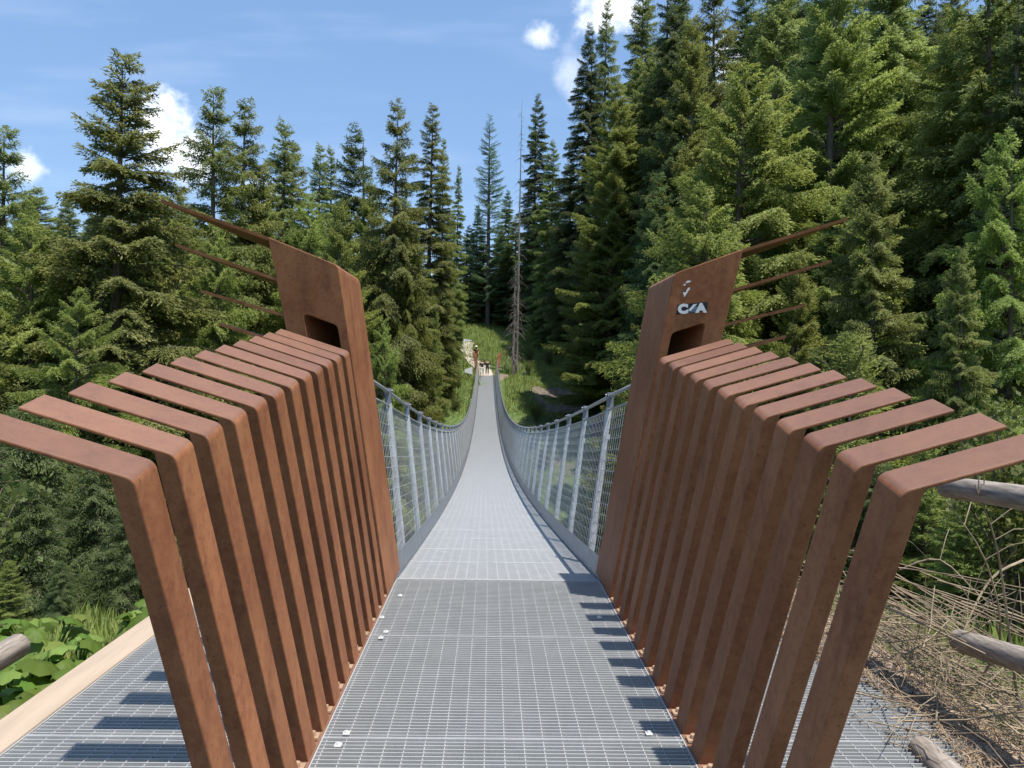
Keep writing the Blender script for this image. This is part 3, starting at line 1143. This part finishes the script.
LAB, GRP = 'spruce packed in the closed forest left of the bridge, behind the nearer trees', 'background forest left of the bridge'
for i in range(34):
    px = -30 + 445 * (i + rf.uniform(-.4, .4)) / 34
    filler(px, rf.uniform(188, 250), rf.uniform(55, 78), rf.choice(['narrow', 'bright', 'broad', 'dark', 'narrow']), rf.uniform(1.0, 1.35))
for i in range(16):
    px = -40 + 415 * (i + rf.uniform(-.4, .4)) / 16
    filler(px, rf.uniform(255, 330), rf.uniform(26, 50), rf.choice(['bushy', 'bright', 'narrow', 'bushy']), rf.uniform(0.8, 1.1))
LAB, GRP = 'spruce packed on the wooded slope right of the bridge, behind the nearer trees', 'background forest right of the bridge'
for i in range(22):
    px = 640 + 440 * (i + rf.uniform(-.4, .4)) / 22
    filler(px, rf.uniform(-60, 60), rf.uniform(52, 80), rf.choice(['narrow', 'dark', 'broad', 'open']), rf.uniform(1.0, 1.3))
for i in range(18):
    px = 665 + 405 * (i + rf.uniform(-.4, .4)) / 18
    filler(px, rf.uniform(120, 300), rf.uniform(22, 42), rf.choice(['bushy', 'dark', 'bright', 'broad']), rf.uniform(0.75, 1.0))
LAB, GRP = 'spruce standing at the top of the far grassy bank behind the bridge end', 'trees above the far bank'
for (px, py, Y) in ((470, 225, 113), (486, 240, 116), (500, 228, 114), (516, 215, 110), (534, 220, 105), (548, 235, 99), (562, 245, 94), (448, 235, 106), (508, 245, 108)):
    filler(px, py, Y, rf.choice(['narrow', 'dark']), 1.25)


# dead snags
def snag(px, py, Y, base_py, label, lean=0.0, dense=70, seed=3):
    rng = random.Random(seed)
    top = at(px, py, Y)
    gz = ground(top.x, Y)
    H = top.z - gz
    r_ = empty('dead_tree', (top.x, Y, gz))
    tag(r_, label, 'dead tree')
    m = MB()
    m.tube([(lean * t * H, 0, H * t) for t in (0, .25, .5, .75, 1)], [0.17, 0.14, 0.10, 0.06, 0.012], 8)
    for i in range(dense):
        t = rng.uniform(0.06, 0.97)
        a = rng.uniform(0, 6.28)
        L = rng.uniform(0.3, 1.9) * (1.1 - t) + 0.15
        x0 = lean * t * H
        m.tube([(x0, 0, H * t), (x0 + math.cos(a) * L * .6, math.sin(a) * L * .6, H * t - L * .18),
                (x0 + math.cos(a) * L, math.sin(a) * L, H * t - L * .7)], [0.028, 0.018, 0.008], 4, False)
    m.build('trunk', GREYWOOD, r_)


snag(522, 100, 84, 350, 'tall thin bare grey dead trunk above the far bridge end', 0.0, 130, 3)
snag(515, 262, 83, 350, 'shorter grey dead spruce with hanging twigs beside the tall bare one', 0.005, 170, 6)


# ------------------------------------------------------------------ shrubs
def shrub_mesh(name, seed, n=2600, rx=1.0, h=1.6, leaf=0.07):
    rng = np.random.default_rng(seed)
    r_ = empty(name)
    m = MB()
    cl = []
    for i in range(16):
        a = rng.uniform(0, 6.28)
        rr = rx * rng.uniform(0.2, 1.0)
        hh = h * rng.uniform(0.45, 1.05)
        p = (math.cos(a) * rr, math.sin(a) * rr, hh)
        m.tube([(0, 0, -0.2), (p[0] * .4, p[1] * .4, hh * .55), p], [0.025, 0.015, 0.005], 4, False)
        for q in np.linspace(0.45, 1, 5):
            cl.append((p[0] * q * q, p[1] * q * q, hh * q))
    m.build('stems', BARK, r_)
    cl = np.array(cl)
    P = cl[rng.integers(0, len(cl), n)] + rng.normal(0, 0.17, (n, 3)) * np.array([1, 1, .8])
    D = rng.normal(0, 1, (n, 3)) + np.array([0, 0, -0.2])
    D /= np.linalg.norm(D, axis=1)[:, None]
    Sv = np.cross(D, rng.normal(0, 1, (n, 3)) * np.array([1, 1, .5]))
    Sv /= np.linalg.norm(Sv, axis=1)[:, None]
    ln = leaf * rng.uniform(.6, 1.4, n)[:, None]
    V = np.empty((n, 4, 3))
    V[:, 0] = P
    V[:, 1] = P + D * ln * .5 + Sv * ln * .36
    V[:, 2] = P + D * ln
    V[:, 3] = P + D * ln * .5 - Sv * ln * .36
    mesh_obj('foliage', V.reshape(-1, 3), np.arange(n * 4).reshape(n, 4), LEAF, r_, attr=np.clip(rng.normal(.4, .22, n), 0, 1))
    return r_


SH = [None, None]


def shrub(x, y, k, label, group, zoff=0.0):
    i = rf.randrange(2)
    if SH[i] is None:
        SH[i] = shrub_mesh('leafy_shrub', 11 + i, 3400, 1.0, 1.7 + .4 * i)
        o = SH[i]
    else:
        o = copy_tree(SH[i])
    o.location = (x, y, ground(x, y) + zoff)
    o.scale = (k, k, k * rf.uniform(.8, 1.1))
    o.rotation_euler = (0, 0, rf.uniform(0, 6.28))
    tag(o, label, 'shrub', group)


for i in range(16):
    shrub(-rf.uniform(4.2, 9.0), rf.uniform(48, 76), rf.uniform(0.9, 1.6),
          'leafy light green shrub on the far bank slope left of the sagging deck', 'shrubs left of the deck on the far slope')
for i in range(8):
    shrub(rf.uniform(2.6, 4.6), rf.uniform(50, 68), rf.uniform(0.6, 1.0),
          'leafy shrub on the sunny far bank right of the deck', 'shrubs right of the deck on the far slope')
for i in range(4):
    shrub(rf.uniform(-7.5, -3.4), rf.uniform(6.5, 12), rf.uniform(0.7, 1.1),
          'dense shrub on the near bank below the left rib arms', 'shrubs below the left platform')
for i in range(5):
    shrub(rf.uniform(3.2, 7.5), rf.uniform(5.0, 11), rf.uniform(0.6, 1.1),
          'leafy shrub on the near bank beyond the dry brush on the right', 'shrubs beyond the right platform')

for i in range(10):
    shrub(rf.choice((-1, 1)) * rf.uniform(3.2, 7.5) - 0.5, rf.uniform(83, 104), rf.uniform(0.4, 1.0),
          'small leafy shrub in the grassy clearing above the far bridge end', 'shrubs in the far clearing')

for i in range(9):
    shrub(-rf.uniform(3.0, 5.5), rf.uniform(58, 78), rf.uniform(0.5, 0.9),
          'leafy light green shrub on the far bank slope left of the sagging deck', 'shrubs left of the deck on the far slope')

# ------------------------------------------------------------------ grass
rng = np.random.default_rng(21)


def grass(name, boxes, label):
    P = []
    for (x0, x1, y0, y1, n, h) in boxes:
        xs = rng.uniform(x0, x1, n)
        ys = rng.uniform(y0, y1, n)
        for x, y in zip(xs, ys):
            if abs(x) < 1.2 and y < 87:
                continue
            if ((x - 7.0) / 3.0) ** 2 + ((y - 74) / 5.5) ** 2 < 1:
                continue
            if -2.3 < x < 2.3 and y < 6.5:
                continue
            P.append((x, y, ground(x, y) - 0.03, h * rng.uniform(.5, 1.3)))
    P = np.array(P)
    n = len(P)
    a = rng.uniform(0, 6.28, n)
    tilt = rng.uniform(0.1, 0.7, n)
    V = np.empty((n, 3, 3))
    wv = P[:, 3] * 0.07
    V[:, 0] = P[:, :3] + np.stack([np.cos(a + 1.57) * wv, np.sin(a + 1.57) * wv, 0 * a], -1)
    V[:, 1] = P[:, :3] - np.stack([np.cos(a + 1.57) * wv, np.sin(a + 1.57) * wv, 0 * a], -1)
    V[:, 2] = P[:, :3] + np.stack([np.cos(a) * tilt, np.sin(a) * tilt, np.ones(n)], -1) * P[:, 3:4]
    o = mesh_obj(name, V.reshape(-1, 3), np.arange(n * 3).reshape(n, 3), GRASSM, attr=np.clip(rng.normal(.45, .25, n), 0, 1))
    tag(o, label, 'grass', kind='stuff')


grass('grass', [(-10, 12, 68, 116, 60000, 0.45), (-3.9, -2.3, 1.5, 8.5, 9000, 0.12), (2.4, 6, 2, 9, 4200, 0.3), (-9, -4, 8, 16, 1500, 0.3)],
      'long green grass on the far bank and beside the platform')

# ------------------------------------------------------------------ butterbur plants at the left edge
bl = random.Random(9)


def butterbur(x, y, label, k=1.0):
    gz = ground(x, y)
    r_ = empty('butterbur_plant', (x, y, gz))
    tag(r_, label, 'plant', 'broad-leaved plants beside the left kerb')
    ms = MB()
    for i in range(13):
        a = bl.uniform(0, 6.28)
        rr = bl.uniform(0.05, 0.34) * k
        hh = bl.uniform(0.22, 0.52) * k
        p = Vector((math.cos(a) * rr, math.sin(a) * rr, hh))
        ms.tube([(0, 0, -0.1), (p.x * .5, p.y * .5, hh * .6), tuple(p)], [0.010, 0.008, 0.006], 5, False)
        rad = bl.uniform(0.07, 0.15) * k
        tx = Vector((math.cos(a), math.sin(a), bl.uniform(-.75, .05))).normalized()
        ty = Vector((-math.sin(a), math.cos(a), bl.uniform(-.4, .4))).normalized()
        tz = tx.cross(ty)
        v, f = [tuple(p)], []
        nn = 18
        for ring, q in enumerate((0.5, 1.0)):
            for j in range(nn):
                t = -math.pi + 2 * math.pi * (j + .5) / nn
                rr2 = rad * q * (1 + 0.07 * math.sin(5 * t + i) * ring) * (0.62 if abs(abs(t) - math.pi) < 0.3 else 1)
                zz = (0.13 * math.cos(7 * t + i) * q + 0.25 * q - 0.6 * q * q) * rad
                v.append(tuple(p + tx * (math.cos(t) * rr2 + rad * 0.35 * q) + ty * math.sin(t) * rr2 + tz * zz))
        for j in range(nn - 1):
            f.append((0, 1 + j, 2 + j))
            f.append((1 + j, 1 + nn + j, 2 + nn + j, 2 + j))
        o = mesh_obj('leaf', v, f, BUTTER, r_, True, attr=np.full(len(f), bl.uniform(.1, .8)))
    ms.build('stalks', BUTTER, r_)


for (px, py, Y, lab) in ((8, 720, 3.9, 'butterbur clump cut by the left border, nearest the camera'),
                         (22, 690, 4.3, 'bright butterbur clump just below the left log end'),
                         (50, 690, 4.4, 'broadest-leaved butterbur clump in the middle of the patch'),
                         (75, 670, 4.8, 'butterbur clump right of the middle one, against the kerb'),
                         (45, 665, 5.0, 'butterbur clump behind the middle one, right of the log end'),
                         (10, 660, 4.9, 'butterbur clump hidden partly under the left log')):
    p = at(px, py, Y)
    butterbur(min(p.x, -2.42), Y, lab, 0.85)
for (x, y, lab) in ((-2.55, 5.6, 'small butterbur clump at the far end of the left kerb patch'),
                    (-2.75, 6.3, 'last butterbur clump before the spruces at the left kerb end')):
    butterbur(x, y, lab, 0.7)


# ------------------------------------------------------------------ log rail fences beside the platform
def log(m, a, b, r0, r1, seed):
    rr = random.Random(seed)
    a, b = Vector(a), Vector(b)
    pts, rs = [], []
    for i in range(9):
        t = i / 8
        p = a.lerp(b, t)
        p.z += 0.012 * math.sin(t * 5 + seed)
        p.x += 0.010 * math.sin(t * 7 + seed * 2)
        pts.append(p)
        rs.append((r0 + (r1 - r0) * t) * (1 + rr.uniform(-.05, .05)))
    pts = [a - (b - a).normalized() * 0.012] + pts
    rs = [rs[0] * 0.8] + rs
    m.tube([tuple(p) for p in pts], rs, 12)


def fence(s, label, rails):
    r_ = empty('log_fence', (s * 2.48, 2.4, ground(s * 2.48, 2.4)))
    tag(r_, label, 'fence')
    L = r_.location
    for i, (a, b, q0, q1) in enumerate(rails):
        m = MB()
        log(m, Vector(a) - L, Vector(b) - L, q0, q1, i + 2)
        m.build('rail', LOG, r_, True)
    for y in (2.4, 0.2):
        m = MB()
        m.tube([Vector((s * 2.62, y, -0.9)) - L, Vector((s * 2.62, y, 1.25)) - L], [0.085, 0.075], 10)
        m.build('post', LOG, r_, True)


p1, p1b = at(948, 489, 4.0), at(1024, 499, 3.45)
p2 = at(960, 641, 4.0)
p2b = at(1024, 660, 3.5)


def ext(a, b, y):
    a, b = Vector(a), Vector(b)
    return a + (b - a) * ((y - a.y) / (b.y - a.y))


fence(1, 'weathered grey log rail fence beside the dry brush on the right',
      [(p1, ext(p1, p1b, -0.6), 0.055, 0.06), (p2, ext(p2, p2b, -0.6), 0.062, 0.065)])
q2, q2b = at(20, 648, 4.0), at(0, 662, 3.8)
fence(-1, 'weathered grey log rail ending above the butterbur at the left border',
      [(q2, ext(q2, (q2.x - .02, 3.0, q2.z - .01), -0.6), 0.062, 0.065)])
m = MB()
a = at(922, 752, 3.28)
log(m, a, (a.x - 0.05, 1.2, a.z - 0.02), 0.062, 0.066, 8)
tag(m.build('cut_log', LOG, smooth=True), 'thick grey log lying on the right platform edge at the bottom border', 'log')

# ------------------------------------------------------------------ dry brush on the right
rb = random.Random(31)


def rough(p):
    return max(ground(p[0], p[1]), 0.01 if abs(p[0]) < 2.28 and p[1] < 6.3 else -9)


m = MB()
for i in range(2400):
    y = rb.uniform(2.9, 6.2)
    x = 2.62 + rb.gauss(0, 0.42) + 0.10 * math.sin(y * 3.1)
    if x < 1.66:
        continue
    heap = 0.34 * math.exp(-((x - 2.65) / 0.5) ** 2)
    z = max(ground(x, y), 0.01 if x < 2.27 else -0.42) + rb.uniform(0.0, 0.04 + heap)
    a = rb.gauss(0.75, 0.9)
    L = rb.uniform(0.06, 0.42) if i % 6 else rb.uniform(0.4, 0.9)
    p = Vector((x, y, z))
    d = Vector((math.sin(a), -math.cos(a), rb.uniform(-.35, .25)))
    pts = [p]
    for q in range(3):
        d = (d + Vector((rb.uniform(-.35, .35), rb.uniform(-.35, .35), rb.uniform(-.3, .3)))).normalized()
        p = p + d * (L / 3)
        p.z = max(p.z, 0.008 if p.x < 2.28 else ground(p.x, p.y))
        pts.append(p.copy())
    r0 = rb.uniform(.0012, .0032) if i % 6 else rb.uniform(.0025, .0055)
    m.tube([tuple(q) for q in pts], [r0, r0 * .8, r0 * .6, r0 * .3], 4, False)
for i in range(46):
    x = rb.uniform(2.1, 2.9)
    y = rb.uniform(4.2, 5.6)
    z = rb.uniform(0.08, 0.42)
    L = rb.uniform(0.9, 1.9)
    a = rb.gauss(0.28, 0.16)
    p = Vector((x, y, z))
    d = Vector((math.sin(a), -math.cos(a), rb.uniform(-.16, .02))).normalized()
    pts = []
    for q in range(5):
        pts.append((p.x, p.y, max(p.z, 0.012 if p.x < 2.28 else ground(p.x, p.y))))
        d = (d + Vector((rb.uniform(-.1, .1), 0, rb.uniform(-.09, .07)))).normalized()
        p = p + d * (L / 4)
    r0 = rb.uniform(.003, .0065)
    m.tube(pts, [r0, r0 * .9, r0 * .75, r0 * .6, r0 * .35], 5, False)
tag(m.build('dry_twigs', TWIG), 'tangled heap of pale dry twigs along the right platform edge', 'brush', kind='stuff')
m = MB()
for i in range(11000):
    y = rb.uniform(2.6, 5.9)
    x = 1.80 + abs(rb.gauss(0, 0.5)) + 0.22 * math.sin(y * 2.2)
    z = 0.004 if x < 2.07 else 0.016 if x < 2.28 else ground(x, y) + 0.02 + rb.uniform(0, 0.3) * math.exp(-((x - 2.6) / .5) ** 2)
    if x < 1.7:
        continue
    a = rb.uniform(0, 6.28)
    L = rb.uniform(.02, .07)
    w = rb.uniform(.002, .006)
    c, s_ = math.cos(a), math.sin(a)
    q = rb.uniform(0, .03)
    n = len(m.v)
    m.v += [(x - s_ * w, y + c * w, z), (x + s_ * w, y - c * w, z), (x + c * L, y + s_ * L, z + q), ]
    m.f.append((n, n + 1, n + 2))
tag(m.build('dry_litter', DRYNEEDLE), 'brown dry litter and needles scattered over the right platform edge', 'litter', kind='stuff')

# long bare stems arching out of the brush
stems = [((965, 700), 4.2, [(1000, 640), (985, 560), (945, 500)], 'long bare stem curving up over the lower log rail'),
         ((1020, 720), 4.0, [(1005, 600), (995, 540), (975, 485)], 'straight bare stem rising through the right border brush'),
         ((885, 600), 4.9, [(925, 620), (955, 632), (990, 600)], 'pale bare branch lying toward the cut end of the lower rail'),
         ((870, 640), 4.6, [(930, 690), (985, 735), (1030, 770)], 'long pale stick lying down the slope of the brush heap'),
         ((880, 630), 4.75, [(940, 660), (1000, 715), (1040, 740)], 'thin pale stick parallel to the longest one on the brush'),
         ((900, 570), 5.2, [(940, 560), (985, 600), (1030, 620)], 'thin branch arching in front of the right shrubs'),
         ((1024, 560), 4.6, [(990, 580), (960, 640), (940, 700)], 'thin drooping twig crossing the lower log rail end')]
for (b0, Y, pts, lab) in stems:
    P_ = [at(b0[0], b0[1], Y)] + [at(p[0], p[1], Y - 0.12 * (i + 1)) for i, p in enumerate(pts)]
    m = MB()
    out = []
    for i in range(len(P_) - 1):
        p0 = P_[max(0, i - 1)]; p1_ = P_[i]; p2_ = P_[i + 1]; p3 = P_[min(len(P_) - 1, i + 2)]
        for t in (0, .25, .5, .75):
            out.append(0.5 * ((2 * p1_) + (p2_ - p0) * t + (2 * p0 - 5 * p1_ + 4 * p2_ - p3) * t * t + (3 * p1_ - p0 - 3 * p2_ + p3) * t ** 3))
    out.append(P_[-1])
    m.tube([tuple(p) for p in out], list(np.linspace(0.008, 0.003, len(out))), 5, False)
    for j in range(5):
        i = rb.randrange(3, len(out) - 1)
        q = out[i]
        d = Vector((rb.uniform(-.3, .3), rb.uniform(-.2, .2), rb.uniform(.02, .3)))
        m.tube([tuple(q), tuple(q + d * .6 + Vector((0, 0, .02))), tuple(q + d)], [.0035, .0025, .0012], 4, False)
    tag(m.build('bare_branch', TWIG), lab, 'branch', 'bare dry branches by the right fence')


tower(-1, 80.9, 80.15, 1.7, 'small far rusty tower left of the deck, beside the hikers', fx=FX)
tower(1, 80.9, 80.15, 1.7, 'small far rusty tower right of the deck, beside the pink panel', fx=FX)


# ------------------------------------------------------------------ far bridge head
m = MB()
pp = [(FX, 81.2), (-0.9, 84), (-1.9, 87), (-2.6, 90), (-3.3, 93), (-3.1, 97)]
for (a, b) in zip(pp[:-1], pp[1:]):
    for k in range(4):
        t0, t1 = k / 4, (k + 1) / 4
        xa, ya = a[0] + (b[0] - a[0]) * t0, a[1] + (b[1] - a[1]) * t0
        xb, yb = a[0] + (b[0] - a[0]) * t1, a[1] + (b[1] - a[1]) * t1
        n = len(m.v)
        w = 0.8
        m.v += [(xa - w, ya, ground(xa - w, ya) + .16), (xa + w, ya, ground(xa + w, ya) + .16), (xb + w, yb, ground(xb + w, yb) + .16), (xb - w, yb, ground(xb - w, yb) + .16)]
        m.f.append((n, n + 1, n + 2, n + 3))
tag(m.build('path', PATHM), kind='structure')
m = MB()
m.box((FX - 1.6, 80.05, 1.0), (FX + 1.6, 82.0, 1.69))
tag(m.build('far_abutment', PATHM), kind='structure')


def person(loc, label, top, trousers, hat=None, face=-1, step=0.12):
    r_ = empty('person', loc)
    tag(r_, label, 'person', 'hikers at the far bridge head')
    sgn = face

    def skinned(name, pts, edges, rad, mat):
        me = bpy.data.meshes.new(name)
        me.from_pydata(pts, edges, [])
        me.materials.append(mat)
        o = link(bpy.data.objects.new(name, me), r_)
        sk = o.modifiers.new('skin', 'SKIN')
        for v, q in zip(me.skin_vertices[0].data, rad):
            v.radius = (q, q * 0.85)
        me.skin_vertices[0].data[0].use_root = True
        ss = o.modifiers.new('sub', 'SUBSURF')
        ss.levels = ss.render_levels = 1
        return o
    s1 = step
    pts = [(0, 0, .95), (0, 0, 1.2), (0, 0, 1.42), (0, 0, 1.52), (0, sgn * .03, 1.62), (0, sgn * .02, 1.73),
           (-.10, 0, .90), (-.11, sgn * s1, .50), (-.11, sgn * s1 * .6, .08), (-.11, sgn * (s1 * .6 + .14), .04),
           (.10, 0, .90), (.11, -sgn * s1 * .5, .50), (.11, -sgn * s1, .08), (.11, sgn * (-s1 + .14), .04),
           (-.20, 0, 1.40), (-.26, -sgn * .05, 1.14), (-.25, sgn * .10, .92), (-.25, sgn * .16, .82),
           (.20, 0, 1.40), (.26, sgn * .03, 1.14), (.25, sgn * .14, .93), (.25, sgn * .2, .83)]
    ed = [(0, 1), (1, 2), (2, 3), (3, 4), (4, 5), (0, 6), (6, 7), (7, 8), (8, 9), (0, 10), (10, 11), (11, 12), (12, 13),
          (2, 14), (14, 15), (15, 16), (16, 17), (2, 18), (18, 19), (19, 20), (20, 21)]
    rd = [.14, .13, .13, .05, .095, .085, .085, .06, .04, .04, .085, .06, .04, .04, .06, .045, .035, .04, .06, .045, .035, .04]
    skinned('body', pts, ed, rd, SKIN)
    skinned('shirt', [(0, 0, 1.18), (0, 0, .93), (0, 0, 1.40), (-.20, 0, 1.40), (-.255, -sgn * .04, 1.17), (.20, 0, 1.40), (.255, sgn * .025, 1.17)],
            [(0, 1), (0, 2), (2, 3), (3, 4), (2, 5), (5, 6)], [.165, .165, .15, .08, .068, .08, .068], top)
    skinned('trousers', [(0, 0, .95), (-.10, 0, .88), (-.11, sgn * s1, .50), (-.11, sgn * s1 * .7, .2), (.10, 0, .88), (.11, -sgn * s1 * .5, .50), (.11, -sgn * s1 * .85, .2)],
            [(0, 1), (1, 2), (2, 3), (0, 4), (4, 5), (5, 6)], [.155, .11, .085, .065, .11, .085, .065], trousers)
    m = MB()
    if hat:
        m.tube([(0, sgn * .03, 1.69), (0, sgn * .03, 1.71), (0, sgn * .03, 1.715), (0, sgn * .03, 1.80), (0, sgn * .03, 1.83)], [.21, .21, .12, .11, .06], 14)
        m.build('sun_hat', hat, r_, True)
    else:
        m.tube([(0, -sgn * .03, 1.58), (0, -sgn * .025, 1.66), (0, -sgn * .01, 1.75), (0, 0, 1.80)], [.07, .10, .102, .05], 12)
        m.build('hair', HAIR, r_, True)


q = at(476, 362, 88)
person((q.x, 88, ground(q.x, 88) + 0.16), 'hiker in maroon top and pale sun hat on the path above the far tower', MAROON, NAVY, STRAW)
q = at(481, 376, 79.3)
person((q.x + .1, 79.3, deck_z(79.3)), 'hiker in dark top and white trousers at the far deck end', NAVY, WCLOTH)
q = at(487, 376, 80.4)
person((q.x, 81.0, 1.69), 'hiker in dark clothes behind the one in white trousers', NAVY, NAVY)

# panels and post at the far bridge head
p = at(504, 379, 78.5)
t = empty('sign_board', (p.x, 78.5, p.z))
tag(t, 'pale pink blank board right of the far deck end', 'sign')
m = MB(); m.box((-.42, -.02, -.48), (.42, .02, .48)); m.build('panel', PINK, t)
m = MB()
gz = ground(p.x, 78.5) - p.z - .2
m.box((-.36, .025, gz), (-.28, .095, .45)); m.box((.28, .025, gz), (.36, .095, .45)); m.build('support', TIMBER, t)
p = at(469, 370, 79)
t = empty('sign_board', (p.x, 79, p.z))
tag(t, 'white slanted board left of the far tower on tan posts', 'sign')
m = MB(); m.prism([(-.45, -.02, -.25), (.35, -.02, -.45), (.35, -.02, .35), (-.45, -.02, .05)], [(-.45, .02, -.25), (.35, .02, -.45), (.35, .02, .35), (-.45, .02, .05)])
m.build('panel', WHITE, t)
m = MB(); gz = ground(p.x, 79) - p.z - .2
m.box((-.32, .025, gz), (-.24, .09, -.05)); m.box((.18, .025, gz), (.26, .09, .1)); m.build('support', TIMBER, t)
p = at(464, 339, 84)
gz = ground(p.x, 84)
t = empty('lamp_post', (p.x, 84, gz))
tag(t, 'thin grey-green pole with a pale arrow board on the grassy far bank', 'post')
m = MB(); m.tube([(0, 0, -.1), (0, 0, p.z - gz)], .045, 8); m.build('pole', GREENPAINT, t, True)
m = MB(); zt = p.z - gz
m.prism([(.05, -.01, zt - .25), (.75, -.01, zt - .25), (.95, -.01, zt - .12), (.05, -.01, zt + .02)], [(.05, .02, zt - .25), (.75, .02, zt - .25), (.95, .02, zt - .12), (.05, .02, zt + .02)])
m.build('arrow_board', WHITE, t)
for k in list(PSRC):
    for q in ('_h', '_k'):
        if q in PSRC[k]:
            del PSRC[k][q]
for o in COL.objects:
    for q in ('_h', '_k'):
        if q in o:
            del o[q]
